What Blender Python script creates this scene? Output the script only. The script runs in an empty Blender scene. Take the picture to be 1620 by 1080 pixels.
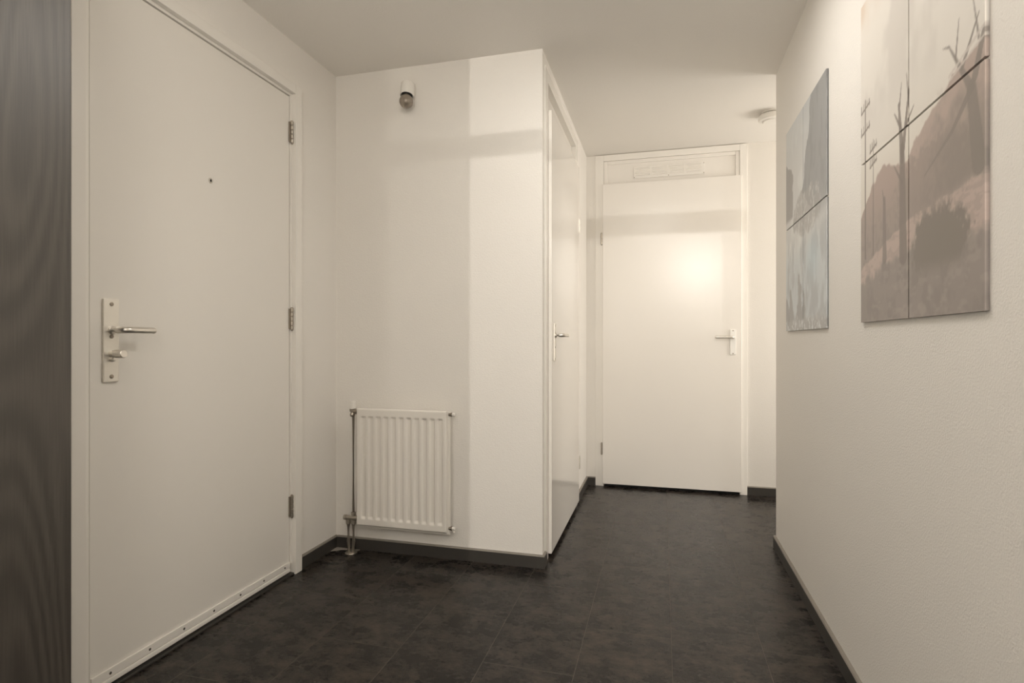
import bpy, bmesh, math, random
import numpy as np
from mathutils import Vector, Matrix

S = bpy.context.scene
COL = S.collection
random.seed(4)
rng = np.random.default_rng(7)

# ------------------------------------------------------------------ camera
CAM_H = 1.04
cd = bpy.data.cameras.new('camera')
cd.sensor_width = 36.0
cd.lens = 19.822
cd.clip_start = 0.02
cam = bpy.data.objects.new('camera', cd)
cam.location = (0, 0, CAM_H)
cam.rotation_euler = (math.radians(90), 0, math.radians(14.879))
COL.objects.link(cam)
S.camera = cam

# ------------------------------------------------------------------ world, exposure
W = bpy.data.worlds.new('world')
W.use_nodes = True
W.node_tree.nodes['Background'].inputs[0].default_value = (0.8, 0.7, 0.58, 1)
W.node_tree.nodes['Background'].inputs[1].default_value = 0.02
S.world = W
S.view_settings.view_transform = 'Standard'
S.view_settings.look = 'None'
S.view_settings.gamma = 1
S.view_settings.use_curve_mapping = False
S.view_settings.exposure = 0.08
S.cycles.use_denoising = True
S.cycles.max_bounces = 10
S.cycles.diffuse_bounces = 8
S.cycles.sample_clamp_indirect = 6

# ------------------------------------------------------------------ lamps
WARM = (1.0, 0.945, 0.87)
def light(name, kind, loc, energy, color=WARM, rot=(0, 0, 0), **kw):
    d = bpy.data.lights.new(name, kind)
    d.energy = energy
    d.color = color
    for k, v in kw.items():
        setattr(d, k, v)
    o = bpy.data.objects.new(name, d)
    o.location = loc
    o.rotation_euler = rot
    COL.objects.link(o)
    return o
# two bulbs of the lamp in the room behind the camera
light('back_room_bulb', 'POINT', (0.52, -1.5, 2.23), 106, shadow_soft_size=0.003)
light('back_room_bulb', 'POINT', (0.681, -1.5, 2.23), 38, shadow_soft_size=0.010)
# two ceiling downlights of the hall, two unseen fill lights added around the camera, soft light of the side passage
light('hall_downlight', 'AREA', (-0.12, 1.70, 2.34), 5.0, shape='DISK', size=0.26)
light('hall_downlight', 'AREA', (0.02, 2.00, 2.35), 3.6, shape='DISK', size=0.20)
light('added_up_fill', 'AREA', (-0.40, -0.10, 1.72), 19.5, rot=(math.pi, 0, 0), shape='DISK', size=0.25)  # added fill that lifts the ceiling, no fixture stands here
light('added_point_fill', 'POINT', (-0.75, 0.10, 1.30), 9, shadow_soft_size=0.12)  # added fill for the lower walls, not an actual lamp
light('side_passage_light', 'AREA', (2.2, 3.6, 1.4), 22, rot=(0, math.pi / 2, 0), shape='RECTANGLE', size=1.2, size_y=0.8)

# ------------------------------------------------------------------ helpers
def new_mat(name):
    m = bpy.data.materials.new(name)
    m.use_nodes = True
    return m, m.node_tree, m.node_tree.nodes['Principled BSDF']

def plain(name, col, rough=0.5, metal=0.0, spec=0.5, bump=None, aniso=None):
    m, nt, b = new_mat(name)
    b.inputs['Base Color'].default_value = (*col, 1)
    b.inputs['Roughness'].default_value = rough
    b.inputs['Metallic'].default_value = metal
    b.inputs['Specular IOR Level'].default_value = spec
    if bump:
        sc, st, dist = bump
        tc = nt.nodes.new('ShaderNodeTexCoord')
        n = nt.nodes.new('ShaderNodeTexNoise')
        n.inputs['Scale'].default_value = sc
        n.inputs['Detail'].default_value = 3
        bp = nt.nodes.new('ShaderNodeBump')
        bp.inputs['Strength'].default_value = st
        bp.inputs['Distance'].default_value = dist
        nt.links.new(tc.outputs['Object'], n.inputs['Vector'])
        nt.links.new(n.outputs['Fac'], bp.inputs['Height'])
        nt.links.new(bp.outputs['Normal'], b.inputs['Normal'])
    return m

def bm_obj(name, bm, mats, parent=None, smooth=True, loc=None):
    me = bpy.data.meshes.new(name)
    bmesh.ops.recalc_face_normals(bm, faces=bm.faces)
    bm.to_mesh(me)
    bm.free()
    if not isinstance(mats, (list, tuple)):
        mats = [mats]
    for m in mats:
        me.materials.append(m)
    if smooth:
        for p in me.polygons:
            p.use_smooth = True
        me.set_sharp_from_angle(angle=math.radians(35))
    o = bpy.data.objects.new(name, me)
    if smooth:                                   # keeps large flat faces flat beside their rounded edges
        wn = o.modifiers.new('weighted_normals', 'WEIGHTED_NORMAL')
        wn.mode = 'FACE_AREA'
        wn.weight = 100
        wn.keep_sharp = True
    COL.objects.link(o)
    if parent:
        o.parent = parent
        if loc is None:                       # geometry is given in world coordinates
            w = parent.location.copy()
            p = parent.parent
            while p:
                w += p.location
                p = p.parent
            me.transform(Matrix.Translation(-w))
    if loc is not None:
        o.location = loc
    return o

def box(bm, x0, x1, y0, y1, z0, z1, bev=0.0, seg=2, mi=0):
    v = [bm.verts.new((x, y, z)) for x in (x0, x1) for y in (y0, y1) for z in (z0, z1)]
    idx = [(0, 1, 3, 2), (4, 6, 7, 5), (0, 4, 5, 1), (2, 3, 7, 6), (0, 2, 6, 4), (1, 5, 7, 3)]
    fs = [bm.faces.new([v[i] for i in q]) for q in idx]
    for f_ in fs:
        f_.material_index = mi
    if bev > 0:
        es = list({e for f_ in fs for e in f_.edges})
        r_ = bmesh.ops.bevel(bm, geom=es, offset=bev, segments=seg, affect='EDGES', profile=0.5)
        for f_ in r_['faces']:
            f_.material_index = mi
    return bm

def frame_to(d):
    d = Vector(d).normalized()
    up = Vector((0, 0, 1)) if abs(d.z) < 0.95 else Vector((1, 0, 0))
    a = d.cross(up).normalized()
    return a, a.cross(d).normalized(), d

def lathe(bm, org, axis, prof, n=24, mi=0):
    """prof: list of (distance along the axis, radius)."""
    a, b, d = frame_to(axis)
    org = Vector(org)
    rings = []
    for t, r in prof:
        if r <= 1e-6:
            rings.append([bm.verts.new(org + d * t)])
        else:
            rings.append([bm.verts.new(org + d * t + (a * math.cos(2 * math.pi * k / n) + b * math.sin(2 * math.pi * k / n)) * r) for k in range(n)])
    for r0, r1 in zip(rings, rings[1:]):
        for k in range(n):
            k2 = (k + 1) % n
            if len(r0) == 1 and len(r1) == 1:
                continue
            if len(r0) == 1:
                f_ = bm.faces.new((r0[0], r1[k], r1[k2]))
            elif len(r1) == 1:
                f_ = bm.faces.new((r0[k], r1[0], r0[k2]))
            else:
                f_ = bm.faces.new((r0[k], r1[k], r1[k2], r0[k2]))
            f_.material_index = mi
    for r in (rings[0], rings[-1]):
        if len(r) > 2:
            bm.faces.new(r).material_index = mi
    return bm

def tube(bm, pts, r, n=14, mi=0, round_end=False):
    pts = [Vector(p) for p in pts]
    rings = []
    a = b = None
    for i, p in enumerate(pts):
        d = (pts[min(i + 1, len(pts) - 1)] - pts[max(i - 1, 0)]).normalized()
        if a is None:
            a, b, _ = frame_to(d)
        else:
            a = (a - d * a.dot(d)).normalized()
            b = d.cross(a)
        rr = r[i] if isinstance(r, (list, tuple)) else r
        rings.append([bm.verts.new(p + (a * math.cos(2 * math.pi * k / n) + b * math.sin(2 * math.pi * k / n)) * rr) for k in range(n)])
    for r0, r1 in zip(rings, rings[1:]):
        for k in range(n):
            bm.faces.new((r0[k], r1[k], r1[(k + 1) % n], r0[(k + 1) % n])).material_index = mi
    bm.faces.new(rings[0]).material_index = mi
    bm.faces.new(rings[-1]).material_index = mi
    return bm

def arc(p, c0, c1, n=6):
    """quarter bend from c0 to c1 rounding corner p (quadratic)."""
    p, c0, c1 = Vector(p), Vector(c0), Vector(c1)
    return [(1 - t) ** 2 * c0 + 2 * t * (1 - t) * p + t * t * c1 for t in [i / n for i in range(n + 1)]]

def B():
    return bmesh.new()

def tag(o, label, cat, kind=None, group=None):
    o['label'] = label
    o['category'] = cat
    if kind:
        o['kind'] = kind
    if group:
        o['group'] = group
    return o

def empty(name, loc, label, cat, kind=None, group=None):
    o = bpy.data.objects.new(name, None)
    o.empty_display_size = 0.05
    o.location = loc
    COL.objects.link(o)
    return tag(o, label, cat, kind, group)

# ------------------------------------------------------------------ materials
M_WALL = plain('textured_white_wall_paint', (0.81, 0.785, 0.745), 0.85, spec=0.25, bump=(210, 0.34, 0.004))
M_CEIL = plain('white_ceiling_plaster', (0.82, 0.795, 0.755), 0.9, spec=0.2, bump=(170, 0.3, 0.003))
M_DOOR = plain('white_gloss_door_paint', (0.81, 0.78, 0.735), 0.27, spec=0.7, bump=(45, 0.015, 0.002))
M_DOOR2 = plain('white_high_gloss_door_paint', (0.81, 0.78, 0.735), 0.11, spec=0.55, bump=(45, 0.01, 0.001))
M_DOOR1 = plain('white_satin_entrance_door', (0.795, 0.77, 0.725), 0.33, spec=0.45, bump=(45, 0.02, 0.002))
M_FRAME = plain('white_frame_lacquer', (0.825, 0.80, 0.755), 0.27, spec=0.5)
M_RAD = plain('white_radiator_enamel', (0.80, 0.77, 0.72), 0.3, spec=0.5)
M_ALU = plain('brushed_aluminium', (0.72, 0.69, 0.64), 0.3, metal=1.0, bump=(400, 0.03, 0.0005))
M_ALUSAT = plain('satin_aluminium_plate', (0.80, 0.77, 0.71), 0.42, metal=0.75)
M_STEEL = plain('dull_zinc_steel', (0.33, 0.29, 0.245), 0.38, metal=0.9)
M_PIPE = plain('grey_pipe_metal', (0.42, 0.385, 0.33), 0.4, metal=0.85)
M_DARK = plain('black_gap', (0.012, 0.011, 0.010), 0.8)
M_PLASTIC = plain('white_plastic', (0.81, 0.785, 0.742), 0.4)
M_HINGE = plain('worn_hinge_metal', (0.46, 0.42, 0.365), 0.35, metal=0.95)
M_SKIRT = plain('anthracite_skirting', (0.052, 0.048, 0.043), 0.42, spec=0.4, bump=(90, 0.05, 0.002))
M_SKIRT_TOP = plain('skirting_edge_highlight', (0.21, 0.19, 0.165), 0.4, spec=0.5)  # highlight along the chamfer, put into the colour
M_SCREED = plain('bare_screed', (0.30, 0.27, 0.235), 0.9)
M_HOLE = plain('screw_recess', (0.10, 0.09, 0.075), 0.5, metal=0.6)

def make_smoky():
    m, nt, b = new_mat('smoky_bulb_glass')
    b.inputs['Base Color'].default_value = (0.27, 0.23, 0.185, 1)
    b.inputs['Roughness'].default_value = 0.12
    b.inputs['Metallic'].default_value = 0.25
    b.inputs['Coat Weight'].default_value = 0.5
    b.inputs['Coat Roughness'].default_value = 0.05
    return m
M_SMOKY = make_smoky()

def make_tile_mat():
    m, nt, b = new_mat('dark_concrete_look_vinyl')
    L = nt.links.new
    tc = nt.nodes.new('ShaderNodeTexCoord')
    geo = nt.nodes.new('ShaderNodeNewGeometry')
    oi = nt.nodes.new('ShaderNodeObjectInfo')
    add = nt.nodes.new('ShaderNodeVectorMath'); add.operation = 'MULTIPLY_ADD'
    add.inputs[1].default_value = (37, 19, 11)
    L(oi.outputs['Random'], add.inputs[0]); L(geo.outputs['Position'], add.inputs[2])
    def noise(sc, det, rough, vec):
        n = nt.nodes.new('ShaderNodeTexNoise')
        n.inputs['Scale'].default_value = sc
        n.inputs['Detail'].default_value = det
        n.inputs['Roughness'].default_value = rough
        L(vec, n.inputs['Vector'])
        return n
    mp = nt.nodes.new('ShaderNodeMapping')
    mp.inputs['Scale'].default_value = (1.0, 1.35, 1)
    L(add.outputs[0], mp.inputs['Vector'])
    n1 = noise(10, 8, 0.72, mp.outputs[0])
    n2 = noise(48, 6, 0.75, mp.outputs[0])
    n3 = noise(1.3, 2, 0.5, geo.outputs['Position'])
    mix = nt.nodes.new('ShaderNodeMath'); mix.operation = 'MULTIPLY_ADD'
    mix.inputs[1].default_value = 0.38
    L(n2.outputs['Fac'], mix.inputs[0]); 
    sc_ = nt.nodes.new('ShaderNodeMath'); sc_.operation = 'MULTIPLY'; sc_.inputs[1].default_value = 0.62
    L(n1.outputs['Fac'], sc_.inputs[0]); L(sc_.outputs[0], mix.inputs[2])
    cr = nt.nodes.new('ShaderNodeValToRGB')
    e = cr.color_ramp.elements
    e[0].position = 0.41; e[0].color = (0.0075, 0.0067, 0.0063, 1)
    e[1].position = 0.60; e[1].color = (0.050, 0.0395, 0.0312, 1)
    k = e.new(0.50); k.color = (0.0180, 0.0149, 0.0126, 1)
    L(mix.outputs[0], cr.inputs['Fac'])
    # pale scuffs
    mp2 = nt.nodes.new('ShaderNodeMapping'); mp2.inputs['Scale'].default_value = (4, 14, 1); mp2.inputs['Rotation'].default_value = (0, 0, 0.5)
    L(add.outputs[0], mp2.inputs['Vector'])
    n4 = noise(3, 5, 0.75, mp2.outputs[0])
    r4 = nt.nodes.new('ShaderNodeValToRGB'); r4.color_ramp.elements[0].position = 0.56; r4.color_ramp.elements[1].position = 0.8
    L(n4.outputs['Fac'], r4.inputs['Fac'])
    mc = nt.nodes.new('ShaderNodeMix'); mc.data_type = 'RGBA'
    mf = nt.nodes.new('ShaderNodeMath'); mf.operation = 'MULTIPLY'; mf.inputs[1].default_value = 0.35
    L(r4.outputs['Color'], mf.inputs[0]); L(mf.outputs[0], mc.inputs[0])
    L(cr.outputs['Color'], mc.inputs[6]); mc.inputs[7].default_value = (0.085, 0.073, 0.060, 1)
    L(mc.outputs[2], b.inputs['Base Color'])
    rr = nt.nodes.new('ShaderNodeMapRange')
    rr.inputs['From Min'].default_value = 0.3; rr.inputs['From Max'].default_value = 0.7
    rr.inputs['To Min'].default_value = 0.22; rr.inputs['To Max'].default_value = 0.34
    L(mix.outputs[0], rr.inputs['Value']); L(rr.outputs[0], b.inputs['Roughness'])
    b.inputs['Specular IOR Level'].default_value = 0.24
    bp = nt.nodes.new('ShaderNodeBump'); bp.inputs['Strength'].default_value = 0.06; bp.inputs['Distance'].default_value = 0.002
    L(n2.outputs['Fac'], bp.inputs['Height']); L(bp.outputs['Normal'], b.inputs['Normal'])
    return m
M_TILE = make_tile_mat()
M_JOINT = plain('tile_edge_highlight', (0.10, 0.088, 0.073), 0.6, spec=0.2)  # paler bevel colour paints the light caught along the joints

def make_wood():
    m, nt, b = new_mat('dark_stained_oak')
    L = nt.links.new
    geo = nt.nodes.new('ShaderNodeNewGeometry')
    mp = nt.nodes.new('ShaderNodeMapping'); mp.inputs['Scale'].default_value = (1, 1, 0.16); mp.inputs['Location'].default_value = (0, 0.37, 0.21)
    L(geo.outputs['Position'], mp.inputs['Vector'])
    nz = nt.nodes.new('ShaderNodeTexNoise'); nz.inputs['Scale'].default_value = 4.2; nz.inputs['Detail'].default_value = 1; nz.inputs['Roughness'].default_value = 0.3
    L(mp.outputs[0], nz.inputs['Vector'])
    # growth rings: contour lines of the stretched noise give the arched grain
    m2 = nt.nodes.new('ShaderNodeMath'); m2.operation = 'MULTIPLY'; m2.inputs[1].default_value = 125
    L(nz.outputs['Fac'], m2.inputs[0])
    sn = nt.nodes.new('ShaderNodeMath'); sn.operation = 'SINE'; L(m2.outputs[0], sn.inputs[0])
    mp2 = nt.nodes.new('ShaderNodeMapping'); mp2.inputs['Scale'].default_value = (260, 260, 9)
    L(geo.outputs['Position'], mp2.inputs['Vector'])
    fine = nt.nodes.new('ShaderNodeTexNoise'); fine.inputs['Scale'].default_value = 1; fine.inputs['Detail'].default_value = 4
    L(mp2.outputs[0], fine.inputs['Vector'])
    cb = nt.nodes.new('ShaderNodeMath'); cb.operation = 'MULTIPLY_ADD'; cb.inputs[1].default_value = 0.24
    L(sn.outputs[0], cb.inputs[0]); L(fine.outputs['Fac'], cb.inputs[2])
    cr = nt.nodes.new('ShaderNodeValToRGB')
    e = cr.color_ramp.elements
    e[0].position = 0.2; e[0].color = (0.068, 0.059, 0.050, 1)
    e[1].position = 0.75; e[1].color = (0.040, 0.0345, 0.029, 1)
    L(cb.outputs[0], cr.inputs['Fac']); L(cr.outputs['Color'], b.inputs['Base Color'])
    b.inputs['Roughness'].default_value = 0.42
    b.inputs['Specular IOR Level'].default_value = 1.0
    b.inputs['Coat Weight'].default_value = 0.04
    b.inputs['Coat Roughness'].default_value = 0.4
    bp = nt.nodes.new('ShaderNodeBump'); bp.inputs['Strength'].default_value = 0.25; bp.inputs['Distance'].default_value = 0.001
    bp.invert = True
    L(cb.outputs[0], bp.inputs['Height']); L(bp.outputs['Normal'], b.inputs['Normal'])
    return m
M_WOOD = make_wood()

def make_print():
    m, nt, b = new_mat('printed_metal_face')
    a = nt.nodes.new('ShaderNodeVertexColor'); a.layer_name = 'print'
    nt.links.new(a.outputs['Color'], b.inputs['Base Color'])
    b.inputs['Roughness'].default_value = 0.42
    b.inputs['Specular IOR Level'].default_value = 0.5
    return m
M_PRINT = make_print()

# ------------------------------------------------------------------ the setting
H = 2.385
XL, XC, XR = -1.60, -0.53, 0.557          # entrance wall, corridor wall, picture wall
YB, YF, YE = 2.54, 4.11, 3.09             # radiator wall, far wall, end of the picture wall
YS, XE = -3.2, 2.3                        # rear of the room behind, far right

# floor: slab with every vinyl tile on it
bm = box(B(), XL - 0.15, XE + 0.15, YS - 0.15, YF + 0.15, -0.12, -0.004)
floor = bm_obj('floor', bm, M_DARK, smooth=False)
tag(floor, 'dark mottled concrete-look tiled vinyl floor of the hall', 'floor', 'structure')
TW, TL = 0.2975, 0.6125
def tile_mesh():
    bm = B()
    w, l, c, zt, zb = TW / 2 - 0.0002, TL / 2 - 0.0002, 0.0009, 0.0, -0.0042
    z1 = zt - 0.0007
    lo = [bm.verts.new((sx * w, sy * l, zb)) for sx, sy in ((-1, -1), (1, -1), (1, 1), (-1, 1))]
    md = [bm.verts.new((sx * w, sy * l, z1)) for sx, sy in ((-1, -1), (1, -1), (1, 1), (-1, 1))]
    tp = [bm.verts.new((sx * (w - c), sy * (l - c), zt)) for sx, sy in ((-1, -1), (1, -1), (1, 1), (-1, 1))]
    bm.faces.new(tp)
    for i in range(4):
        j = (i + 1) % 4
        bm.faces.new((lo[i], lo[j], md[j], md[i])).material_index = 1
        bm.faces.new((md[i], md[j], tp[j], tp[i])).material_index = 1
    return bm
first = None
for kx in range(-6, 8):
    x0 = 0.032 + TW * kx
    off = 2.358 if kx % 2 == 0 else 2.050
    for ky in range(-9, 4):
        y0 = off + TL * ky
        cx, cy = x0 + TW / 2, y0 + TL / 2
        if x0 + TW < XL or x0 > XE or y0 + TL < YS or y0 > YF:
            continue
        if x0 > XR and 0.95 < y0 and y0 + TL < YE:          # under the solid wall block
            continue
        if x0 + TW < XC - 0.05 and y0 > YB:
            continue
        if first is None:
            first = bm_obj('floor_tile', tile_mesh(), [M_TILE, M_JOINT], floor, smooth=False, loc=(cx, cy, 0))
        else:
            o = first.copy()
            COL.objects.link(o)
            o.location = (cx, cy, 0)

def slab(name, boxes, mat, label, cat, kind='structure', bev=0.0):
    bm = B()
    for b_ in boxes:
        box(bm, *b_, bev=bev)
    return tag(bm_obj(name, bm, mat, smooth=False), label, cat, kind)

slab('ceiling', [(XL - 0.15, XE + 0.15, YS - 0.15, YF + 0.15, H, H + 0.12)], M_CEIL, 'plain white plastered ceiling of the hall and passage', 'ceiling')
# entrance wall, with the opening of the entrance door
OY0, OY1, OZ = 1.225, 2.205, 2.16
slab('wall_left', [(XL - 0.15, XL, YS - 0.15, OY0, 0, H), (XL - 0.15, XL, OY1, YB + 0.15, 0, H), (XL - 0.15, XL, OY0, OY1, OZ, H)],
     M_WALL, 'white textured wall around the entrance door', 'wall')
# block with the radiator: two faces, opening of the side door cut into it
PY0, PY1, PZ = 2.64, 3.595, 2.31
slab('wall_back', [(XL, XC - 0.12, YB, YB + 0.15, 0, H), (XC - 0.12, XC, YB, PY0, 0, H)],
     M_WALL, 'white textured wall behind the radiator with an outer corner', 'wall')
slab('wall_passage', [(XC - 0.12, XC, PY1, YF + 0.15, 0, H), (XC - 0.12, XC, PY0, PY1, PZ, H)],
     M_WALL, 'narrow white wall strip between the two passage doors', 'wall')
EX0, EX1 = -0.43, 0.53
slab('wall_far', [(XC, EX0, YF, YF + 0.15, 0, H), (EX1, XE + 0.15, YF, YF + 0.15, 0, H), (EX0, EX1, YF, YF + 0.15, 2.36, H)],
     M_WALL, 'white end wall of the passage around its closed door', 'wall')
slab('wall_right', [(XR, XE, 0.95, YE, 0, H)], M_WALL, 'long white textured wall carrying the metal pictures', 'wall')
slab('wall_side', [(XE, XE + 0.15, YS - 0.15, YF, 0, H)], M_WALL, 'white wall closing the side passage', 'wall')
slab('wall_rear', [(XL, XE, YS - 0.15, YS, 0, H)], M_WALL, 'white rear wall of the room behind the hall', 'wall')
# partition behind the camera: doorway with a transom rail, open above and below it
slab('wall_front', [(XL, 0.138, -0.5, -0.4, 0, H), (1.35, XE, -0.5, -0.4, 0, H)], M_WALL, 'white partition wall with a wide doorway behind the hall', 'wall')
slab('trim_1', [(0.138, 1.35, -0.415, -0.385, 2.144, 2.171)], M_FRAME, 'white transom rail across the doorway behind the hall', 'trim')

# skirting boards with a chamfered top, coloured paler for the light it catches
def skirting(name, segs, label):
    """segs: (x0, y0, x1, y1, nx, ny): base line along the wall and the direction into the room."""
    bm = B()
    t, h, c = 0.012, 0.060, 0.006
    for (x0, y0, x1, y1, nx, ny) in segs:
        prof = [(0, 0), (t, 0), (t, h - c), (t - 0.003, h - 0.0015), (0.0, h)]
        ends = []
        for (x, y) in ((x0, y0), (x1, y1)):
            ends.append([bm.verts.new((x + nx * p, y + ny * p, z)) for p, z in prof])
        n = len(prof)
        for i in range(n):
            j = (i + 1) % n
            f_ = bm.faces.new((ends[0][i], ends[0][j], ends[1][j], ends[1][i]))
            if i in (2, 3):
                f_.material_index = 1
        bm.faces.new(ends[0]); bm.faces.new(ends[1])
    o = bm_obj(name, bm, [M_SKIRT, M_SKIRT_TOP], smooth=False)
    return tag(o, label, 'baseboard', 'structure')
T = 0.012
skirting('baseboard_left', [(XL, 2.236, XL, YB, 1, 0)], 'short dark skirting board right of the entrance door')
skirting('baseboard_back', [(XL + T, YB, XC + T, YB, 0, -1), (XC, YB, XC, 2.592, 1, 0)], 'dark skirting board under the radiator, turning the corner')
skirting('baseboard_passage', [(XC, 3.64, XC, YF, 1, 0)], 'short dark skirting board in the corner by the end door')
skirting('baseboard_far_left', [(XC + T, YF, -0.464, YF, 0, -1)], 'tiny dark skirting board left of the end door frame')
skirting('baseboard_far_right', [(0.559, YF, XE, YF, 0, -1)], 'dark skirting board right of the end door frame')
skirting('baseboard_right', [(XR, 0.95, XR, YE + T, -1, 0), (XR, YE, XE, YE, 0, 1)], 'long dark skirting board under the metal pictures')

# pale bare patch of screed in the corner
bm = B()
pts = [(-1.588, 2.470), (-1.588, 2.528), (-1.520, 2.528), (-1.455, 2.526), (-1.462, 2.515), (-1.51, 2.508), (-1.545, 2.500)]
lo = [bm.verts.new((x, y, 0.0)) for x, y in pts]; hi = [bm.verts.new((x, y, 0.0012)) for x, y in pts]
bm.faces.new(hi)
for i in range(len(pts)):
    j = (i + 1) % len(pts)
    bm.faces.new((lo[i], lo[j], hi[j], hi[i]))
bm_obj('screed_patch', bm, M_SCREED, floor, smooth=False)

# ------------------------------------------------------------------ entrance door
D1 = empty('door_1', (XL, 1.714, 0), 'white flush entrance door with peephole, long lock plate and three hinges', 'door', 'structure')
XA = XL + 0.02                                # face of the outer moulding
bm = B()
for (y0, y1, z0, z1) in ((1.196, 1.238, 0, 2.188), (2.187, 2.233, 0, 2.188), (1.238, 2.187, 2.146, 2.188)):
    box(bm, XL - 0.13, XA, y0, y1, z0, z1, bev=0.0022)
for (y0, y1, z0, z1) in ((1.238, 1.2615, 0.05, 2.146), (2.1765, 2.187, 0.05, 2.146), (1.2615, 2.1765, 2.1345, 2.146)):
    box(bm, XL - 0.13, XL + 0.0, y0, y1, z0, z1, bev=0.0015)
bm_obj('door_frame', bm, M_FRAME, D1)
XD = XL - 0.004                               # leaf face
leaf1 = bm_obj('leaf', box(B(), XD - 0.05, XD, 1.2655, 2.1735, 0.030, 2.131, bev=0.0025), M_DOOR1, D1)
bm = B()
box(bm, XD, XD + 0.006, 1.2675, 2.1715, 0.034, 0.060, bev=0.0015)
ds = bm_obj('draught_strip', bm, M_PLASTIC, D1)
bm = box(B(), XD - 0.004, XD + 0.008, 1.2675, 2.1715, 0.016, 0.0325, bev=0.003)
bm_obj('seal_lip', bm, M_FRAME, D1)
bm = box(B(), XL - 0.12, XL + 0.012, 1.2385, 2.1865, 0.0, 0.009, bev=0.002)
bm_obj('threshold', bm, M_SKIRT, D1)
bm = B()
lathe(bm, (XD + 0.006, 1.325, 0.046), (1, 0, 0), [(-0.001, 0.0042), (0.0008, 0.0042), (0.0012, 0.0036), (0.0006, 0.0)], 10)
sc0 = bm_obj('screw', bm, M_HOLE, ds)
def copies(o, offs):
    for d in offs:
        c = o.copy()
        COL.objects.link(c)
        c.location = o.location + Vector(d)
copies(sc0, [(0, k * 0.135, 0) for k in range(1, 7)])

# lock plate with lever and thumb turn
XP = XD + 0.008
pl = bm_obj('lock_plate', box(B(), XD, XP, 1.302, 1.352, 0.918, 1.168, bev=0.003), M_ALUSAT, D1)
bm = B()
lathe(bm, (XP, 1.327, 1.152), (1, 0, 0), [(-0.001, 0.0062), (0.0012, 0.0062), (0.0018, 0.005), (0.0018, 0.0)], 14)
box(bm, XP + 0.0012, XP + 0.0022, 1.3225, 1.3315, 1.1513, 1.1527)
s1 = bm_obj('screw', bm, M_STEEL, pl)
copies(s1, [(0, 0, -0.097), (0, 0, -0.217)])
def lever(parent, org, out, along, r, stand, length, base_r, name='lever_handle'):
    """return-to-none bent lever: neck stands out of the plate, then runs along it."""
    o, n, a = Vector(org), Vector(out), Vector(along)
    c = o + n * stand
    p = [o + n * -0.001, o + n * (stand * 0.45)] + arc(c, o + n * (stand * 0.55), c + a * (stand * 0.42), 8) + [c + a * (length * 0.5), c + a * (length - r), c + a * (length - r * 0.45), c + a * (length - r * 0.1), c + a * length]
    rr = [r] * (len(p) - 3) + [r * 0.9, r * 0.6, r * 0.15]
    bm = tube(B(), p, rr, 18)
    lathe(bm, o, n, [(-0.001, base_r), (0.006, base_r), (0.008, base_r * 0.85), (0.008, r * 0.9)], 20)
    return bm_obj(name, bm, M_ALU, parent)
lever(D1, (XP, 1.327, 1.074), (1, 0, 0), (0, 1, 0), 0.0100, 0.050, 0.106, 0.0125)
bm = B()
lathe(bm, (XP, 1.327, 1.003), (1, 0, 0), [(-0.001, 0.0105), (0.014, 0.0105), (0.0145, 0.0085), (0.017, 0.0085), (0.0175, 0.0125), (0.046, 0.0125), (0.0475, 0.011), (0.0475, 0.0)], 22)
lathe(bm, (XP, 1.327, 0.987), (1, 0, 0), [(-0.001, 0.0075), (0.010, 0.0075), (0.011, 0.006), (0.011, 0.0)], 16)
bm_obj('thumb_turn', bm, M_ALU, D1)
bm = B()
lathe(bm, (XD, 1.719, 1.631), (1, 0, 0), [(-0.001, 0.0095), (0.003, 0.0095), (0.004, 0.008), (0.0035, 0.006), (0.001, 0.0045), (0.001, 0.0)], 20)
pe = bm_obj('peephole', bm, M_ALU, D1)
bm = B()
lathe(bm, (XD + 0.0012, 1.719, 1.631), (1, 0, 0), [(0, 0.0055), (0.0016, 0.003), (0.002, 0)], 16)
bm_obj('lens', bm, M_DARK, pe)

def hinge(parent, x, y, zc, h, r, mat, leaf_dir, knuckles=5, plate=0.012, dark=None):
    """barrel hinge: knuckles on a pin plus the visible edge of both plates."""
    bm = B()
    g = 0.0022
    kh = (h - g * (knuckles - 1)) / knuckles
    z = zc - h / 2
    for k in range(knuckles):
        lathe(bm, (x, y, z), (0, 0, 1), [(0, r * 0.8), (r * 0.2, r), (kh - r * 0.2, r), (kh, r * 0.8)], 14)
        z += kh + g
    lathe(bm, (x, y, zc - h / 2 - 0.003), (0, 0, 1), [(0, r * 0.6), (0.002, r * 0.72), (h + 0.004, r * 0.72), (h + 0.006, r * 0.55)], 12, mi=1)
    dx, dy = leaf_dir
    if dx == 0:
        box(bm, x - r * 1.1, x - r * 0.2, min(y, y + dy * plate), max(y, y + dy * plate), zc - h * 0.46, zc + h * 0.46, bev=0.0006, seg=1, mi=1)
    else:
        box(bm, min(x, x + dx * plate), max(x, x + dx * plate), y + r * 0.2, y + r * 1.1, zc - h * 0.46, zc + h * 0.46, bev=0.0006, seg=1, mi=1)
    return bm_obj('hinge', bm, [mat, dark or mat], parent)
for zc in (1.973, 1.141, 0.305):
    hinge(D1, XD + 0.008, 2.1805, zc, 0.098, 0.0072, M_HINGE, (0, -1), plate=0.0135, dark=M_STEEL)

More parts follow.
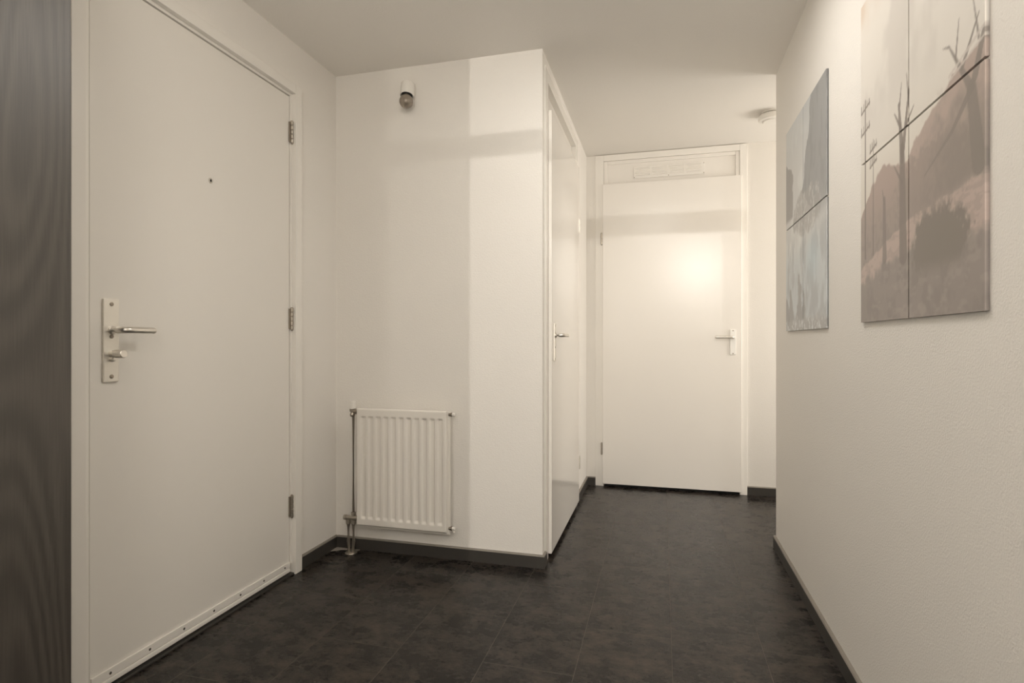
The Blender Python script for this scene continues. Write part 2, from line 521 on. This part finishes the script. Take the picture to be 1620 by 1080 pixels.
# ------------------------------------------------------------------ side door of the passage (opening into the passage wall)
D2 = empty('door_2', (XC, 3.117, 0), 'glossy white side door with a recessed panel above, left wall of the passage', 'door', 'structure')
XG = XC + 0.003
bm = B()
for (y0, y1, z0, z1) in ((2.592, 2.662, 0, 2.335), (3.572, 3.640, 0, 2.335), (2.662, 3.572, 2.282, 2.335)):
    box(bm, XC - 0.10, XG, y0, y1, z0, z1, bev=0.002)
box(bm, XC - 0.09, XC - 0.028, 2.662, 3.572, 2.10, 2.135, bev=0.001)
bm_obj('door_frame', bm, M_FRAME, D2)
bm_obj('transom_panel', box(B(), XC - 0.05, XC - 0.028, 2.662, 3.572, 2.135, 2.282), M_DOOR2, D2)
XH = XC + 0.021
bm = box(B(), XG + 0.0005, XH, 2.655, 3.583, 0.024, 2.148, bev=0.0035, seg=3)
box(bm, XC - 0.03, XG + 0.001, 2.672, 3.566, 0.024, 2.10)
bm_obj('leaf', bm, M_DOOR2, D2)
pl2 = bm_obj('lock_plate', box(B(), XH, XH + 0.008, 2.690, 2.728, 0.945, 1.128, bev=0.0025), M_ALUSAT, D2)
bm = lathe(B(), (XH + 0.008, 2.709, 1.116), (1, 0, 0), [(-0.001, 0.004), (0.001, 0.004), (0.001, 0)], 12)
s2 = bm_obj('screw', bm, M_STEEL, pl2)
copies(s2, [(0, 0, -0.16)])
bm = lathe(B(), (XH + 0.008, 2.709, 1.012), (1, 0, 0), [(-0.001, 0.0045), (0.0006, 0.0045), (0.0006, 0)], 12)
bm_obj('keyhole', bm, M_DARK, pl2)
lever(D2, (XH + 0.008, 2.709, 1.070), (1, 0, 0), (0, 1, 0), 0.0088, 0.042, 0.125, 0.011)
for zc in (1.777, 0.271):
    hinge(D2, XH + 0.001, 3.588, zc, 0.080, 0.0065, M_ALUSAT, (0, -1), knuckles=2, plate=0.004)

# ------------------------------------------------------------------ end door
D3 = empty('door_3', (0.05, YF, 0), 'white flush end door with a vented panel above and a bright lock plate', 'door', 'structure')
YG = YF - 0.015
bm = B()
for (x0, x1, z0, z1) in ((-0.464, -0.405, 0, 2.380), (0.512, 0.559, 0, 2.380), (-0.405, 0.512, 2.337, 2.380)):
    box(bm, x0, x1, YG, YF + 0.10, z0, z1, bev=0.002)
box(bm, -0.405, 0.512, YF + 0.02, YF + 0.09, 2.10, 2.17, bev=0.001)
bm_obj('door_frame', bm, M_FRAME, D3)
bm = B()
box(bm, -0.405, 0.512, YF + 0.004, YF + 0.03, 2.165, 2.337)
for (x0, x1, z0, z1) in ((-0.4045, -0.378, 2.17, 2.3365), (0.486, 0.5115, 2.17, 2.3365), (-0.378, 0.486, 2.312, 2.3365)):
    box(bm, x0, x1, YF - 0.008, YF + 0.006, z0, z1, bev=0.003)
tp = bm_obj('transom_panel', bm, M_DOOR, D3)
YH = YF - 0.033
bm = box(B(), -0.411, 0.523, YH, YG - 0.0005, 0.020, 2.166, bev=0.0035, seg=3)
box(bm, -0.395, 0.503, YG - 0.001, YF + 0.02, 0.020, 2.10)
bm_obj('leaf', bm, M_DOOR, D3)
bm_obj('door_bottom_gap', box(B(), -0.395, 0.503, YF + 0.0, YF + 0.09, 0.0, 0.0185), M_DARK, D3, smooth=False)
# ventilation grille on the panel
g0 = bm_obj('vent_grille', box(B(), -0.194, 0.286, YF - 0.001, YF + 0.005, 2.200, 2.283, bev=0.0015), M_PLASTIC, D3)
xs = [-0.182, -0.066, 0.048, 0.164]
for x in xs:
    for k in range(4):
        z = 2.219 + k * 0.0152
        bm = B()
        v = [bm.verts.new((xx, yy, zz)) for xx in (x, x + 0.100) for yy, zz in ((YF - 0.001, z), (YF - 0.0052, z + 0.001), (YF - 0.0045, z + 0.004), (YF - 0.001, z + 0.0115))]
        bm.faces.new(v[:4]); bm.faces.new(v[4:])
        for i in range(4):
            j = (i + 1) % 4
            bm.faces.new((v[i], v[j], v[4 + j], v[4 + i]))
        bm_obj('slat', bm, M_PLASTIC, g0, smooth=False)
bm = lathe(B(), (-0.189, YF - 0.001, 2.208), (0, -1, 0), [(-0.001, 0.0034), (0.0006, 0.0034), (0.0006, 0)], 10)
s3 = bm_obj('screw', bm, M_STEEL, g0)
copies(s3, [(0.235, 0, 0.0), (0.470, 0, 0.0), (0.470, 0, 0.068)])
pl3 = bm_obj('lock_plate', box(B(), 0.447, 0.484, YH - 0.008, YH, 0.950, 1.122, bev=0.0025), plain('white_powder_coated_plate', (0.86, 0.85, 0.82), 0.35), D3)
bm = lathe(B(), (0.4655, YH - 0.008, 1.113), (0, -1, 0), [(-0.001, 0.0042), (0.001, 0.0042), (0.001, 0)], 12)
s4 = bm_obj('screw', bm, M_STEEL, pl3)
copies(s4, [(0, 0, -0.155)])
lever(D3, (0.4655, YH - 0.008, 1.069), (0, -1, 0), (-1, 0, 0), 0.0082, 0.043, 0.118, 0.0115)
for zc in (1.777, 0.271):
    hinge(D3, -0.4175, YH + 0.004, zc, 0.082, 0.0070, M_HINGE, (1, 0), knuckles=2, plate=0.007, dark=M_STEEL)

# ------------------------------------------------------------------ radiator
R = empty('radiator', (-1.198, 2.5, 0.14), 'white fluted panel radiator low on the wall beside the entrance door', 'radiator')
RX0, RX1, RZ0, RZ1, RY = -1.439, -0.972, 0.146, 0.714, 2.460
NX, NZ = 178, 60
xsr = np.linspace(RX0, RX1, NX)
zs = np.unique(np.concatenate([np.linspace(RZ0, RZ0 + 0.06, 26), np.linspace(RZ0 + 0.06, RZ1 - 0.06, 8), np.linspace(RZ1 - 0.06, RZ1, 26)]))
cx0, pitch = -1.402, 0.0400
def sm(a, b_, t):
    t = np.clip((t - a) / (b_ - a), 0, 1)
    return t * t * (3 - 2 * t)
def groove(x, z):
    d = 0.0
    for k in range(11):
        u = abs(x - (cx0 + pitch * k))
        w = 1 - sm(0.0065, 0.0150, u)
        win = sm(RZ0 + 0.030, RZ0 + 0.046, z) * (1 - sm(RZ1 - 0.046, RZ1 - 0.034, z))
        d = max(d, w * win)
    edge = min(x - RX0, RX1 - x, z - RZ0, RZ1 - z)
    rim = 1 - sm(0.0, 0.004, edge)
    return 0.0075 * d + 0.004 * rim
bm = B()
grid = [[bm.verts.new((x, RY + groove(x, z), z)) for z in zs] for x in xsr]
nz = len(zs)
for i in range(NX - 1):
    for j in range(nz - 1):
        bm.faces.new((grid[i][j], grid[i + 1][j], grid[i + 1][j + 1], grid[i][j + 1]))
rim = [grid[i][0] for i in range(NX)] + [grid[NX - 1][j] for j in range(1, nz)] + [grid[i][nz - 1] for i in range(NX - 2, -1, -1)] + [grid[0][j] for j in range(nz - 2, 0, -1)]
back = [bm.verts.new((v.co.x, RY + 0.016, v.co.z)) for v in rim]
for i in range(len(rim)):
    j = (i + 1) % len(rim)
    bm.faces.new((rim[i], rim[j], back[j], back[i]))
bm.faces.new(back)
bm_obj('front_panel', bm, M_RAD, R)
bm = B()
box(bm, RX0 + 0.002, RX1 + 0.012, RY + 0.018, RY + 0.030, RZ0 - 0.013, RZ1 - 0.004, bev=0.003)
bm_obj('back_panel', bm, M_RAD, R)
for x in (-1.36, -1.04):
    for z0 in (0.56, 0.20):
        bm_obj('wall_bracket', box(B(), x - 0.015, x + 0.015, RY + 0.028, YB, z0, z0 + 0.07, bev=0.002), M_RAD, R)
# plugs on the right
for zc in (0.697, 0.164):
    bm = B()
    lathe(bm, (RX1 + 0.006, RY + 0.022, zc), (1, 0, 0), [(0, 0.008), (0.009, 0.008), (0.0095, 0.0105), (0.017, 0.0105), (0.018, 0.0085)], 6)
    p = bm_obj('plug', bm, M_STEEL, R)
    bm = B()
    lathe(bm, (RX1 + 0.0235, RY + 0.022, zc), (1, 0, 0), [(-0.001, 0.0085), (0.010, 0.0085), (0.013, 0.006), (0.013, 0)], 14)
    if zc < 0.3:
        lathe(bm, (RX1 + 0.029, RY + 0.022, zc - 0.006), (0, 0, -1), [(0, 0.005), (0.012, 0.005), (0.014, 0.003), (0.014, 0)], 10)
    bm_obj('vent_cap', bm, M_PLASTIC, p)
# thermostatic valve at top left
VX, VY = -1.466, RY + 0.012
bm = B()
lathe(bm, (VX, VY, 0.672), (0, 0, 1), [(0, 0.010), (0.004, 0.0125), (0.012, 0.0125), (0.016, 0.010), (0.024, 0.010), (0.026, 0.0145), (0.040, 0.0145)], 8)
lathe(bm, (VX, VY, 0.697), (1, 0, 0), [(0, 0.009), (0.010, 0.009), (0.011, 0.013), (0.024, 0.013), (0.026, 0.011), (0.030, 0.011)], 8)
val = bm_obj('valve_body', bm, M_STEEL, R)
bm = B()
lathe(bm, (VX, VY, 0.711), (0, 0, 1), [(0, 0.0155), (0.003, 0.017), (0.034, 0.0165), (0.038, 0.014), (0.039, 0.0)], 22)
for k in range(12):
    a = 2 * math.pi * k / 12
    x, y = VX + 0.0168 * math.cos(a), VY + 0.0168 * math.sin(a)
    box(bm, x - 0.0012, x + 0.0012, y - 0.0012, y + 0.0012, 0.718, 0.742)
bm_obj('valve_cap', bm, M_PLASTIC, val)
bm = tube(B(), [(VX + 0.002, VY + 0.004, 0.68), (VX + 0.002, VY + 0.004, 0.19)], 0.0062, 14)
bm_obj('riser_pipe', bm, M_PIPE, R)
# lower manifold and its two floor pipes
bm = B()
lathe(bm, (-1.518, VY + 0.006, 0.174), (1, 0, 0), [(0, 0.008), (0.003, 0.0125), (0.014, 0.0125), (0.016, 0.010), (0.050, 0.010), (0.052, 0.013), (0.070, 0.013), (0.074, 0.011), (0.086, 0.011)], 16)
lathe(bm, (VX + 0.002, VY + 0.005, 0.174), (0, 0, 1), [(0, 0.009), (0.014, 0.009), (0.015, 0.0125), (0.027, 0.0125), (0.030, 0.008)], 8)
mb = bm_obj('manifold', bm, M_PIPE, R)
for px, tx in ((-1.492, -1.490), (-1.464, -1.468)):
    bm = B()
    lathe(bm, (px, VY + 0.006, 0.172), (0, 0, -1), [(0, 0.009), (0.008, 0.009), (0.009, 0.0128), (0.026, 0.0128), (0.030, 0.0095), (0.036, 0.0085)], 8)
    tube(bm, [(px, VY + 0.006, 0.14), (px, VY + 0.006, 0.06), (tx, VY + 0.008, 0.03), (tx, VY + 0.008, 0.0015)], [0.0085, 0.0085, 0.0072, 0.0055], 14)
    bm_obj('floor_pipe', bm, M_PIPE, R)
bm = B()
lathe(bm, (-1.479, VY + 0.008, 0.0012), (0, 0, 1), [(0, 0.030), (0.003, 0.028), (0.005, 0.022), (0.005, 0)], 24)
bm_obj('floor_rosette', bm, M_PIPE, R)

# ------------------------------------------------------------------ wall lamp with its unlit globe
LP = empty('wall_lamp', (-1.184, YB, 2.225), 'small white wall lamp holder with an unlit smoky globe bulb, high above the radiator', 'lamp')
d = Vector((0.03, -0.26, -0.96)).normalized()
o0 = Vector((-1.186, YB - 0.034, 2.284))
bm = lathe(B(), o0, d, [(0, 0.0), (0.0, 0.030), (0.004, 0.0335), (0.030, 0.0345), (0.064, 0.0335), (0.068, 0.031), (0.060, 0.026)], 32)
box(bm, -1.206, -1.166, YB - 0.040, YB, 2.232, 2.276, bev=0.004)
bm_obj('lamp_holder', bm, M_PLASTIC, LP)
o1 = o0 + d * 0.060
bm = lathe(B(), o1, d, [(0, 0.0255), (0.0125, 0.0255), (0.0135, 0.021)], 24)
bm_obj('collar', bm, M_DARK, LP)
prof = [(0.0, 0.022)]
c_, r_ = 0.026, 0.0335
for k in range(0, 17):
    a = math.radians(44 + (180 - 44) * k / 16)
    prof.append((c_ - r_ * math.cos(a) + 0.002, r_ * math.sin(a) if k < 16 else 0.0))
bm = lathe(B(), o1 + d * 0.010, d, prof, 36)
bm_obj('bulb', bm, M_SMOKY, LP)

# ------------------------------------------------------------------ smoke detector
SX, SY = 0.622, 3.590
SD = empty('smoke_detector', (SX, SY, H), 'round white smoke detector on the ceiling near the wall corner', 'smoke detector')
bm_obj('mounting_base', lathe(B(), (SX, SY, H), (0, 0, -1), [(0, 0.056), (0.008, 0.056), (0.009, 0.052)], 40), M_PLASTIC, SD)
bm_obj('air_slot', lathe(B(), (SX, SY, H - 0.009), (0, 0, -1), [(0, 0.050), (0.004, 0.050)], 40), M_HOLE, SD)
bm_obj('cover', lathe(B(), (SX, SY, H - 0.013), (0, 0, -1), [(0, 0.058), (0.004, 0.066), (0.012, 0.071), (0.030, 0.072), (0.036, 0.069), (0.038, 0.050), (0.044, 0.044), (0.045, 0.0)], 48), M_PLASTIC, SD)

# ------------------------------------------------------------------ dark wood cupboard at the left edge
CB = empty('cupboard', (-1.45, 0.52, 0), 'tall dark stained wood cupboard with a glossy grained front, near the entrance door', 'cupboard')
CX = -1.30
bm = B()
box(bm, XL + 0.004, CX - 0.020, 0.06, 0.9855, 0.0, 2.12, bev=0.0015)
bm_obj('carcass', bm, M_WOOD, CB)
for y0, y1 in ((0.063, 0.5215), (0.5245, 0.9835)):
    d_ = bm_obj('door', box(B(), CX - 0.0195, CX, y0, y1, 0.08, 2.117, bev=0.0015), M_WOOD, CB)
    yk = 0.490 if y0 < 0.2 else 0.556
    bm = tube(B(), [(CX - 0.001, yk, 0.98), (CX + 0.03, yk, 0.98)] + [(CX + 0.03, yk, 1.12), (CX - 0.001, yk, 1.12)], 0.005, 10)
    bm_obj('handle', bm, M_ALU, d_)

# ------------------------------------------------------------------ metal picture panels
def lin(c):
    c = np.asarray(c, float) / 255.0
    return np.where(c <= 0.04045, c / 12.92, ((c + 0.055) / 1.055) ** 2.4)

def vnoise(s, t, f, seed, oct=4):
    out = np.zeros_like(s); amp = 1.0; tot = 0
    r = np.random.default_rng(seed)
    for _ in range(oct):
        n = int(f) + 3
        g = r.random((n + 2, n + 2))
        x, y = np.clip(s, 0, 1) * f, np.clip(t, 0, 1) * f
        xi, yi = x.astype(int), y.astype(int)
        fx, fy = x - xi, y - yi
        fx, fy = fx * fx * (3 - 2 * fx), fy * fy * (3 - 2 * fy)
        v = (g[xi, yi] * (1 - fx) + g[xi + 1, yi] * fx) * (1 - fy) + (g[xi, yi + 1] * (1 - fx) + g[xi + 1, yi + 1] * fx) * fy
        out += amp * v; tot += amp
        amp *= 0.5; f *= 2
    return out / tot

def mixc(img, col, a):
    return img * (1 - a[..., None]) + np.asarray(col, float) * a[..., None]

def seg_mask(s, t, p0, p1, w0, w1, asp):
    """soft mask of a tapering stroke, s scaled by the picture's aspect."""
    x, y = s * asp, t
    x0, y0, x1, y1 = p0[0] * asp, p0[1], p1[0] * asp, p1[1]
    dx, dy = x1 - x0, y1 - y0
    u = np.clip(((x - x0) * dx + (y - y0) * dy) / (dx * dx + dy * dy), 0, 1)
    d_ = np.hypot(x - x0 - u * dx, y - y0 - u * dy)
    w = w0 + (w1 - w0) * u
    return np.clip((w - d_) / 0.0022 + 0.5, 0, 1)

def art_desert(s, t):
    asp = 0.712
    n = vnoise(s, t, 5, 1); n2 = vnoise(s, t, 22, 2); n3 = vnoise(s, t, 60, 3, 3)
    img = np.zeros(s.shape + (3,)) + np.array([214, 198, 176])
    img = mixc(img, [222, 205, 182], sm(0.55, 1.0, t) * 0.8)
    img = mixc(img, [205, 188, 164], (1 - sm(0.30, 0.62, t)) * 0.9)
    img = mixc(img, [196, 180, 160], sm(0.5, 0.72, n) * 0.55 * sm(0.5, 0.7, t))
    img = mixc(img, [206, 176, 146], sm(0.45, 0.7, vnoise(s, t, 4, 9)) * sm(0.86, 1.0, t) * sm(0.35, 0.0, s) * 0.7)  # warm lamp glow painted into the upper left of the sky
    # hills
    hx = np.array([0, 0.10, 0.20, 0.27, 0.36, 0.45, 0.55, 0.66, 0.76, 0.86, 1.0])
    h1 = np.array([0.335, 0.385, 0.435, 0.450, 0.425, 0.405, 0.40, 0.41, 0.43, 0.47, 0.50])
    h2 = np.array([0.20, 0.22, 0.24, 0.28, 0.33, 0.38, 0.44, 0.475, 0.505, 0.53, 0.545])
    e1 = np.interp(s, hx, h1) + (n2 - 0.5) * 0.03
    e2 = np.interp(s, hx, h2) + (n2 - 0.5) * 0.03
    img = mixc(img, [170, 146, 127], sm(-0.004, 0.004, e2 - t))
    img = mixc(img, [163, 139, 121], sm(-0.004, 0.004, e1 - t) * sm(0.62, 0.5, s))
    img = mixc(img, [146, 129, 113], sm(0.42, 0.22, t) * sm(-0.004, 0.01, np.maximum(e1 * (s < .6), e2) - t) * 0.75)
    img = mixc(img, [136, 120, 105], sm(0.45, 0.62, n3) * sm(0.36, 0.24, t) * 0.5)
    # lit ground strip
    g = np.interp(s, [0, 0.25, 0.42, 0.62, 1.0], [0.165, 0.215, 0.243, 0.262, 0.275]) + (n2 - 0.5) * 0.02
    gl = g - np.interp(s, [0, 0.3, 0.5, 1.0], [0.03, 0.055, 0.07, 0.105])
    img = mixc(img, [178, 153, 134], sm(-0.003, 0.003, g - t))
    img = mixc(img, [152, 132, 115], sm(0.5, 0.66, vnoise(s, np.clip(t * 3, 0, 1), 30, 6)) * sm(-0.003, 0.003, g - t) * 0.5)
    low = sm(-0.012, 0.02, gl - t + (n2 - 0.5) * 0.05)
    img = mixc(img, [142, 126, 111], low)
    img = mixc(img, [128, 114, 100], low * sm(0.45, 0.7, n2) * 0.5)
    img = mixc(img, [158, 140, 123], low * sm(0.55, 0.75, vnoise(s, np.clip(t * 2.5, 0, 1), 18, 8)) * 0.5)
    # bush
    bx = ((s - 0.72) / 0.20) ** 2 + ((t - 0.17) / 0.085) ** 2 + (n3 - 0.5) * 0.9 + (n2 - 0.5) * 0.6
    img = mixc(img, [124, 110, 95], sm(1.15, 0.75, bx) * sm(0.09, 0.14, t))
    bx2 = ((s - 0.68) / 0.28) ** 2 + ((t - 0.33) / 0.085) ** 2 + (n3 - 0.5) * 1.6
    img = mixc(img, [142, 124, 108], sm(1.2, 0.6, bx2) * 0.7)
    dark = [118, 104, 90]
    def stroke(col, *segs):
        nonlocal img
        for p0, p1, w0, w1 in segs:
            img = mixc(img, col, seg_mask(s, t, p0, p1, w0, w1, asp) * 0.85)
    # telegraph poles
    for (px, top, bot, w, k) in ((0.055, 0.69, 0.20, 0.006, 1.0), (0.150, 0.545, 0.20, 0.004, 0.72)):
        stroke(dark, ((px, bot), (px, top), w, w * 0.6))
        for dz in (0.025, 0.085 * k + 0.01):
            stroke(dark, ((px - 0.052 * k, top - dz - 0.006), (px + 0.052 * k, top - dz + 0.006), 0.0035, 0.0035))
            for q in (-0.048, -0.02, 0.02, 0.048):
                stroke(dark, ((px + q * k, top - dz), (px + q * k, top - dz + 0.018), 0.0025, 0.0025))
    # plain bare tree in the middle distance, a weathered post beside it
    stroke([122, 107, 93], ((0.455, 0.165), (0.445, 0.45), 0.024, 0.015), ((0.445, 0.44), (0.415, 0.575), 0.014, 0.005), ((0.445, 0.42), (0.505, 0.585), 0.012, 0.004),
           ((0.43, 0.51), (0.375, 0.56), 0.006, 0.002), ((0.475, 0.50), (0.545, 0.535), 0.006, 0.002), ((0.42, 0.56), (0.44, 0.625), 0.005, 0.0015), ((0.50, 0.57), (0.485, 0.635), 0.004, 0.0015), ((0.445, 0.36), (0.37, 0.42), 0.006, 0.002))
    stroke([126, 111, 97], ((0.275, 0.175), (0.272, 0.345), 0.015, 0.009), ((0.272, 0.33), (0.252, 0.375), 0.005, 0.002))
    # leaning bare tree at the right edge
    sc = sm(0.55, 0.85, s + (n3 - 0.5) * 0.25) * sm(0.49, 0.40, t + (n2 - 0.5) * 0.14) * sm(g - 0.004, g + 0.02, t)
    img = mixc(img, [133, 118, 103], sc * 0.7)
    stroke([128, 114, 99], ((0.97, 0.30), (0.93, 0.46), 0.026, 0.018), ((0.93, 0.46), (0.82, 0.40), 0.010, 0.006), ((0.82, 0.40), (0.63, 0.34), 0.006, 0.002),
           ((0.93, 0.46), (0.86, 0.53), 0.012, 0.006), ((0.86, 0.53), (0.80, 0.59), 0.006, 0.002), ((0.88, 0.52), (0.97, 0.60), 0.007, 0.002), ((0.95, 0.48), (1.0, 0.56), 0.012, 0.008),
           ((0.84, 0.55), (0.86, 0.63), 0.004, 0.0015), ((0.97, 0.55), (0.94, 0.64), 0.004, 0.0015), ((0.80, 0.59), (0.76, 0.60), 0.003, 0.001))
    stroke([196, 178, 158], ((0.80, 0.525), (1.0, 0.565), 0.004, 0.004), ((0.80, 0.515), (1.0, 0.545), 0.003, 0.003))
    return img

def art_mountain(s, t):
    asp = 0.712
    n = vnoise(s, t, 5, 11); n2 = vnoise(s, t, 16, 12); n3 = vnoise(s, t, 50, 13, 3)
    img = np.zeros(s.shape + (3,)) + np.array([186, 176, 164])
    img = mixc(img, [202, 192, 178], sm(0.42, 0.62, n) * 0.6)
    img = mixc(img, [172, 166, 158], sm(0.75, 1.0, t) * 0.5)
    # big cliff on the right
    edge = np.interp(t, [0.0, 0.45, 0.62, 0.72, 0.86, 1.0], [1.1, 0.80, 0.48, 0.52, 0.62, 0.66]) + (n2 - 0.5) * 0.08
    img = mixc(img, [140, 133, 125], sm(-0.012, 0.012, s - edge) * sm(0.42, 0.56, t))
    img = mixc(img, [128, 121, 114], sm(-0.012, 0.012, s - edge) * sm(0.5, 0.7, vnoise(s, np.clip(t * .5, 0, 1), 22, 14)) * 0.6 * sm(0.45, 0.6, t))
    # hanging crag on the left
    cr = np.interp(t, [0.5, 0.55, 0.62, 0.72, 0.80, 0.84], [0.0, 0.18, 0.2, 0.22, 0.12, 0.0]) + (n2 - 0.5) * 0.12
    img = mixc(img, [140, 130, 120], sm(-0.012, 0.012, cr - s) * sm(0.53, 0.56, t) * sm(0.86, 0.82, t))
    # broken ridge in the middle
    rd = ((s - 0.55) / 0.36) ** 2 + ((t - 0.52) / 0.10) ** 2 + (n2 - 0.5) * 1.6
    img = mixc(img, [150, 140, 129], sm(1.1, 0.7, rd) * 0.75)
    img = mixc(img, [198, 188, 174], sm(0.55, 0.7, n3) * sm(1.1, 0.7, rd) * 0.5)
    # mist and rocks below
    img = mixc(img, [178, 174, 166], sm(0.44, 0.30, t) * 0.8)
    img = mixc(img, [156, 150, 142], sm(0.45, 0.66, vnoise(s, np.clip(t * .6, 0, 1), 14, 15)) * sm(0.5, 0.36, t) * 0.7)
    for (c, w, top) in ((0.14, 0.10, 0.20), (0.40, 0.07, 0.26), (0.50, 0.05, 0.18), (0.02, 0.08, 0.16)):
        a = sm(1.0, 0.75, abs(s - c - (n2 - 0.5) * 0.10) / (w * np.clip(1.25 - t / (top + 1e-6) * 0.9, 0.05, 2))) * sm(top + 0.01, top - 0.01, t)
        img = mixc(img, [136, 127, 118], a * 0.75)
    gr = sm(0.075, 0.03, t + (n2 - 0.5) * 0.06)
    img = mixc(img, [158, 149, 139], gr)
    img = mixc(img, [206, 198, 186], gr * sm(0.52, 0.66, n3) * 0.7)
    img = mixc(img, [168, 176, 172], sm(0.16, 0.0, np.hypot((s - 0.72) * asp, t - 0.30)) * 0.5)
    return img

ILL = lin([203, 189, 170]) / 0.80            # white of the print against the wall's own white
NU, NV = 100, 140
GAP, PX = 0.0028, 0.0075
TINT = {'art_desert': (1.20, 1.235, 1.29), 'art_mountain': (1.06, 1.09, 1.19)}   # ink against the wall's white
def picture_panel(art, s0, s1, t0, t1, y_left, y_right, z0, z1, label, group):
    """s runs from the far (left) edge to the near (right) edge of the whole picture."""
    ss = np.linspace(s0, s1, NU + 1); ts = np.linspace(t0, t1, NV + 1)
    Sg, Tg = np.meshgrid(ss, ts, indexing='ij')
    colr = np.clip(lin(art(Sg, Tg)) / ILL / np.array(TINT[art.__name__]), 0.01, 0.9)
    ys = np.linspace(y_left, y_right, NU + 1); zz = np.linspace(z0, z1, NV + 1)
    Yg, Zg = np.meshgrid(ys, zz, indexing='ij')
    yc, zc = (y_left + y_right) / 2, z0
    front = np.stack([np.full(Yg.shape, -PX), Yg - yc, Zg - zc], -1).reshape(-1, 3)
    idx = np.arange((NU + 1) * (NV + 1)).reshape(NU + 1, NV + 1)
    faces = np.stack([idx[:-1, :-1], idx[:-1, 1:], idx[1:, 1:], idx[1:, :-1]], -1).reshape(-1, 4).tolist()
    ring = list(idx[:, 0]) + list(idx[-1, 1:]) + list(idx[-2::-1, -1]) + list(idx[0, -2:0:-1])
    nv = len(front)
    backv = front[ring].copy(); backv[:, 0] = 0.0
    verts = np.concatenate([front, backv])
    cols = np.concatenate([colr.reshape(-1, 3), colr.reshape(-1, 3)[ring] * 0.45])  # panel sides darkened in colour to paint the shadow in the seams
    n = len(ring)
    for i in range(n):
        j = (i + 1) % n
        faces.append([int(ring[i]), int(ring[j]), nv + j, nv + i])
    faces.append([nv + i for i in range(n)])
    me = bpy.data.meshes.new('metal_picture_panel')
    me.from_pydata(verts.tolist(), [], [[int(q) for q in f_] for f_ in faces])
    at = me.color_attributes.new('print', 'FLOAT_COLOR', 'POINT')
    at.data.foreach_set('color', np.concatenate([cols, np.ones((len(cols), 1))], 1).astype(np.float32).ravel())
    me.materials.append(M_PRINT)
    o = bpy.data.objects.new('metal_picture_panel', me)
    o.location = (XR - 0.0005, yc, zc)
    COL.objects.link(o)
    bm = bmesh.new(); bm.from_mesh(me); bmesh.ops.recalc_face_normals(bm, faces=bm.faces); bm.to_mesh(me); bm.free()
    return tag(o, label, 'picture panel', None, group)

def picture(art, yl, yr, z0, z1, ym, zm, names, group):
    def fs(y): return (yl - y) / (yl - yr)
    def ft(z): return (z - z0) / (z1 - z0)
    for (ya, yb, za, zb, key) in ((yl, ym + GAP, zm + GAP, z1, 'tl'), (ym - GAP, yr, zm + GAP, z1, 'tr'), (yl, ym + GAP, z0, zm - GAP, 'bl'), (ym - GAP, yr, z0, zm - GAP, 'br')):
        picture_panel(art, fs(ya), fs(yb), ft(za), ft(zb), ya, yb, za, zb, names[key], group)
picture(art_desert, 1.809, 1.172, 1.094, 1.988, 1.4885, 1.539,
        {'tl': 'upper left panel of the sepia desert picture, cloudy sky over a telegraph pole', 'tr': 'upper right panel of the sepia desert picture, plain hazy sky',
         'bl': 'lower left panel of the sepia desert picture, two telegraph poles before a hill', 'br': 'lower right panel of the sepia desert picture, round bush and leaning bare tree'},
        'metal panels of the sepia desert picture')
picture(art_mountain, 2.810, 2.162, 1.087, 1.983, 2.490, 1.543,
        {'tl': 'upper left panel of the grey mountain picture, crag hanging into mist', 'tr': 'upper right panel of the grey mountain picture, tall dark cliff',
         'bl': 'lower left panel of the grey mountain picture, rocks rising from mist', 'br': 'lower right panel of the grey mountain picture, pale mist over snow'},
        'metal panels of the grey mountain picture')
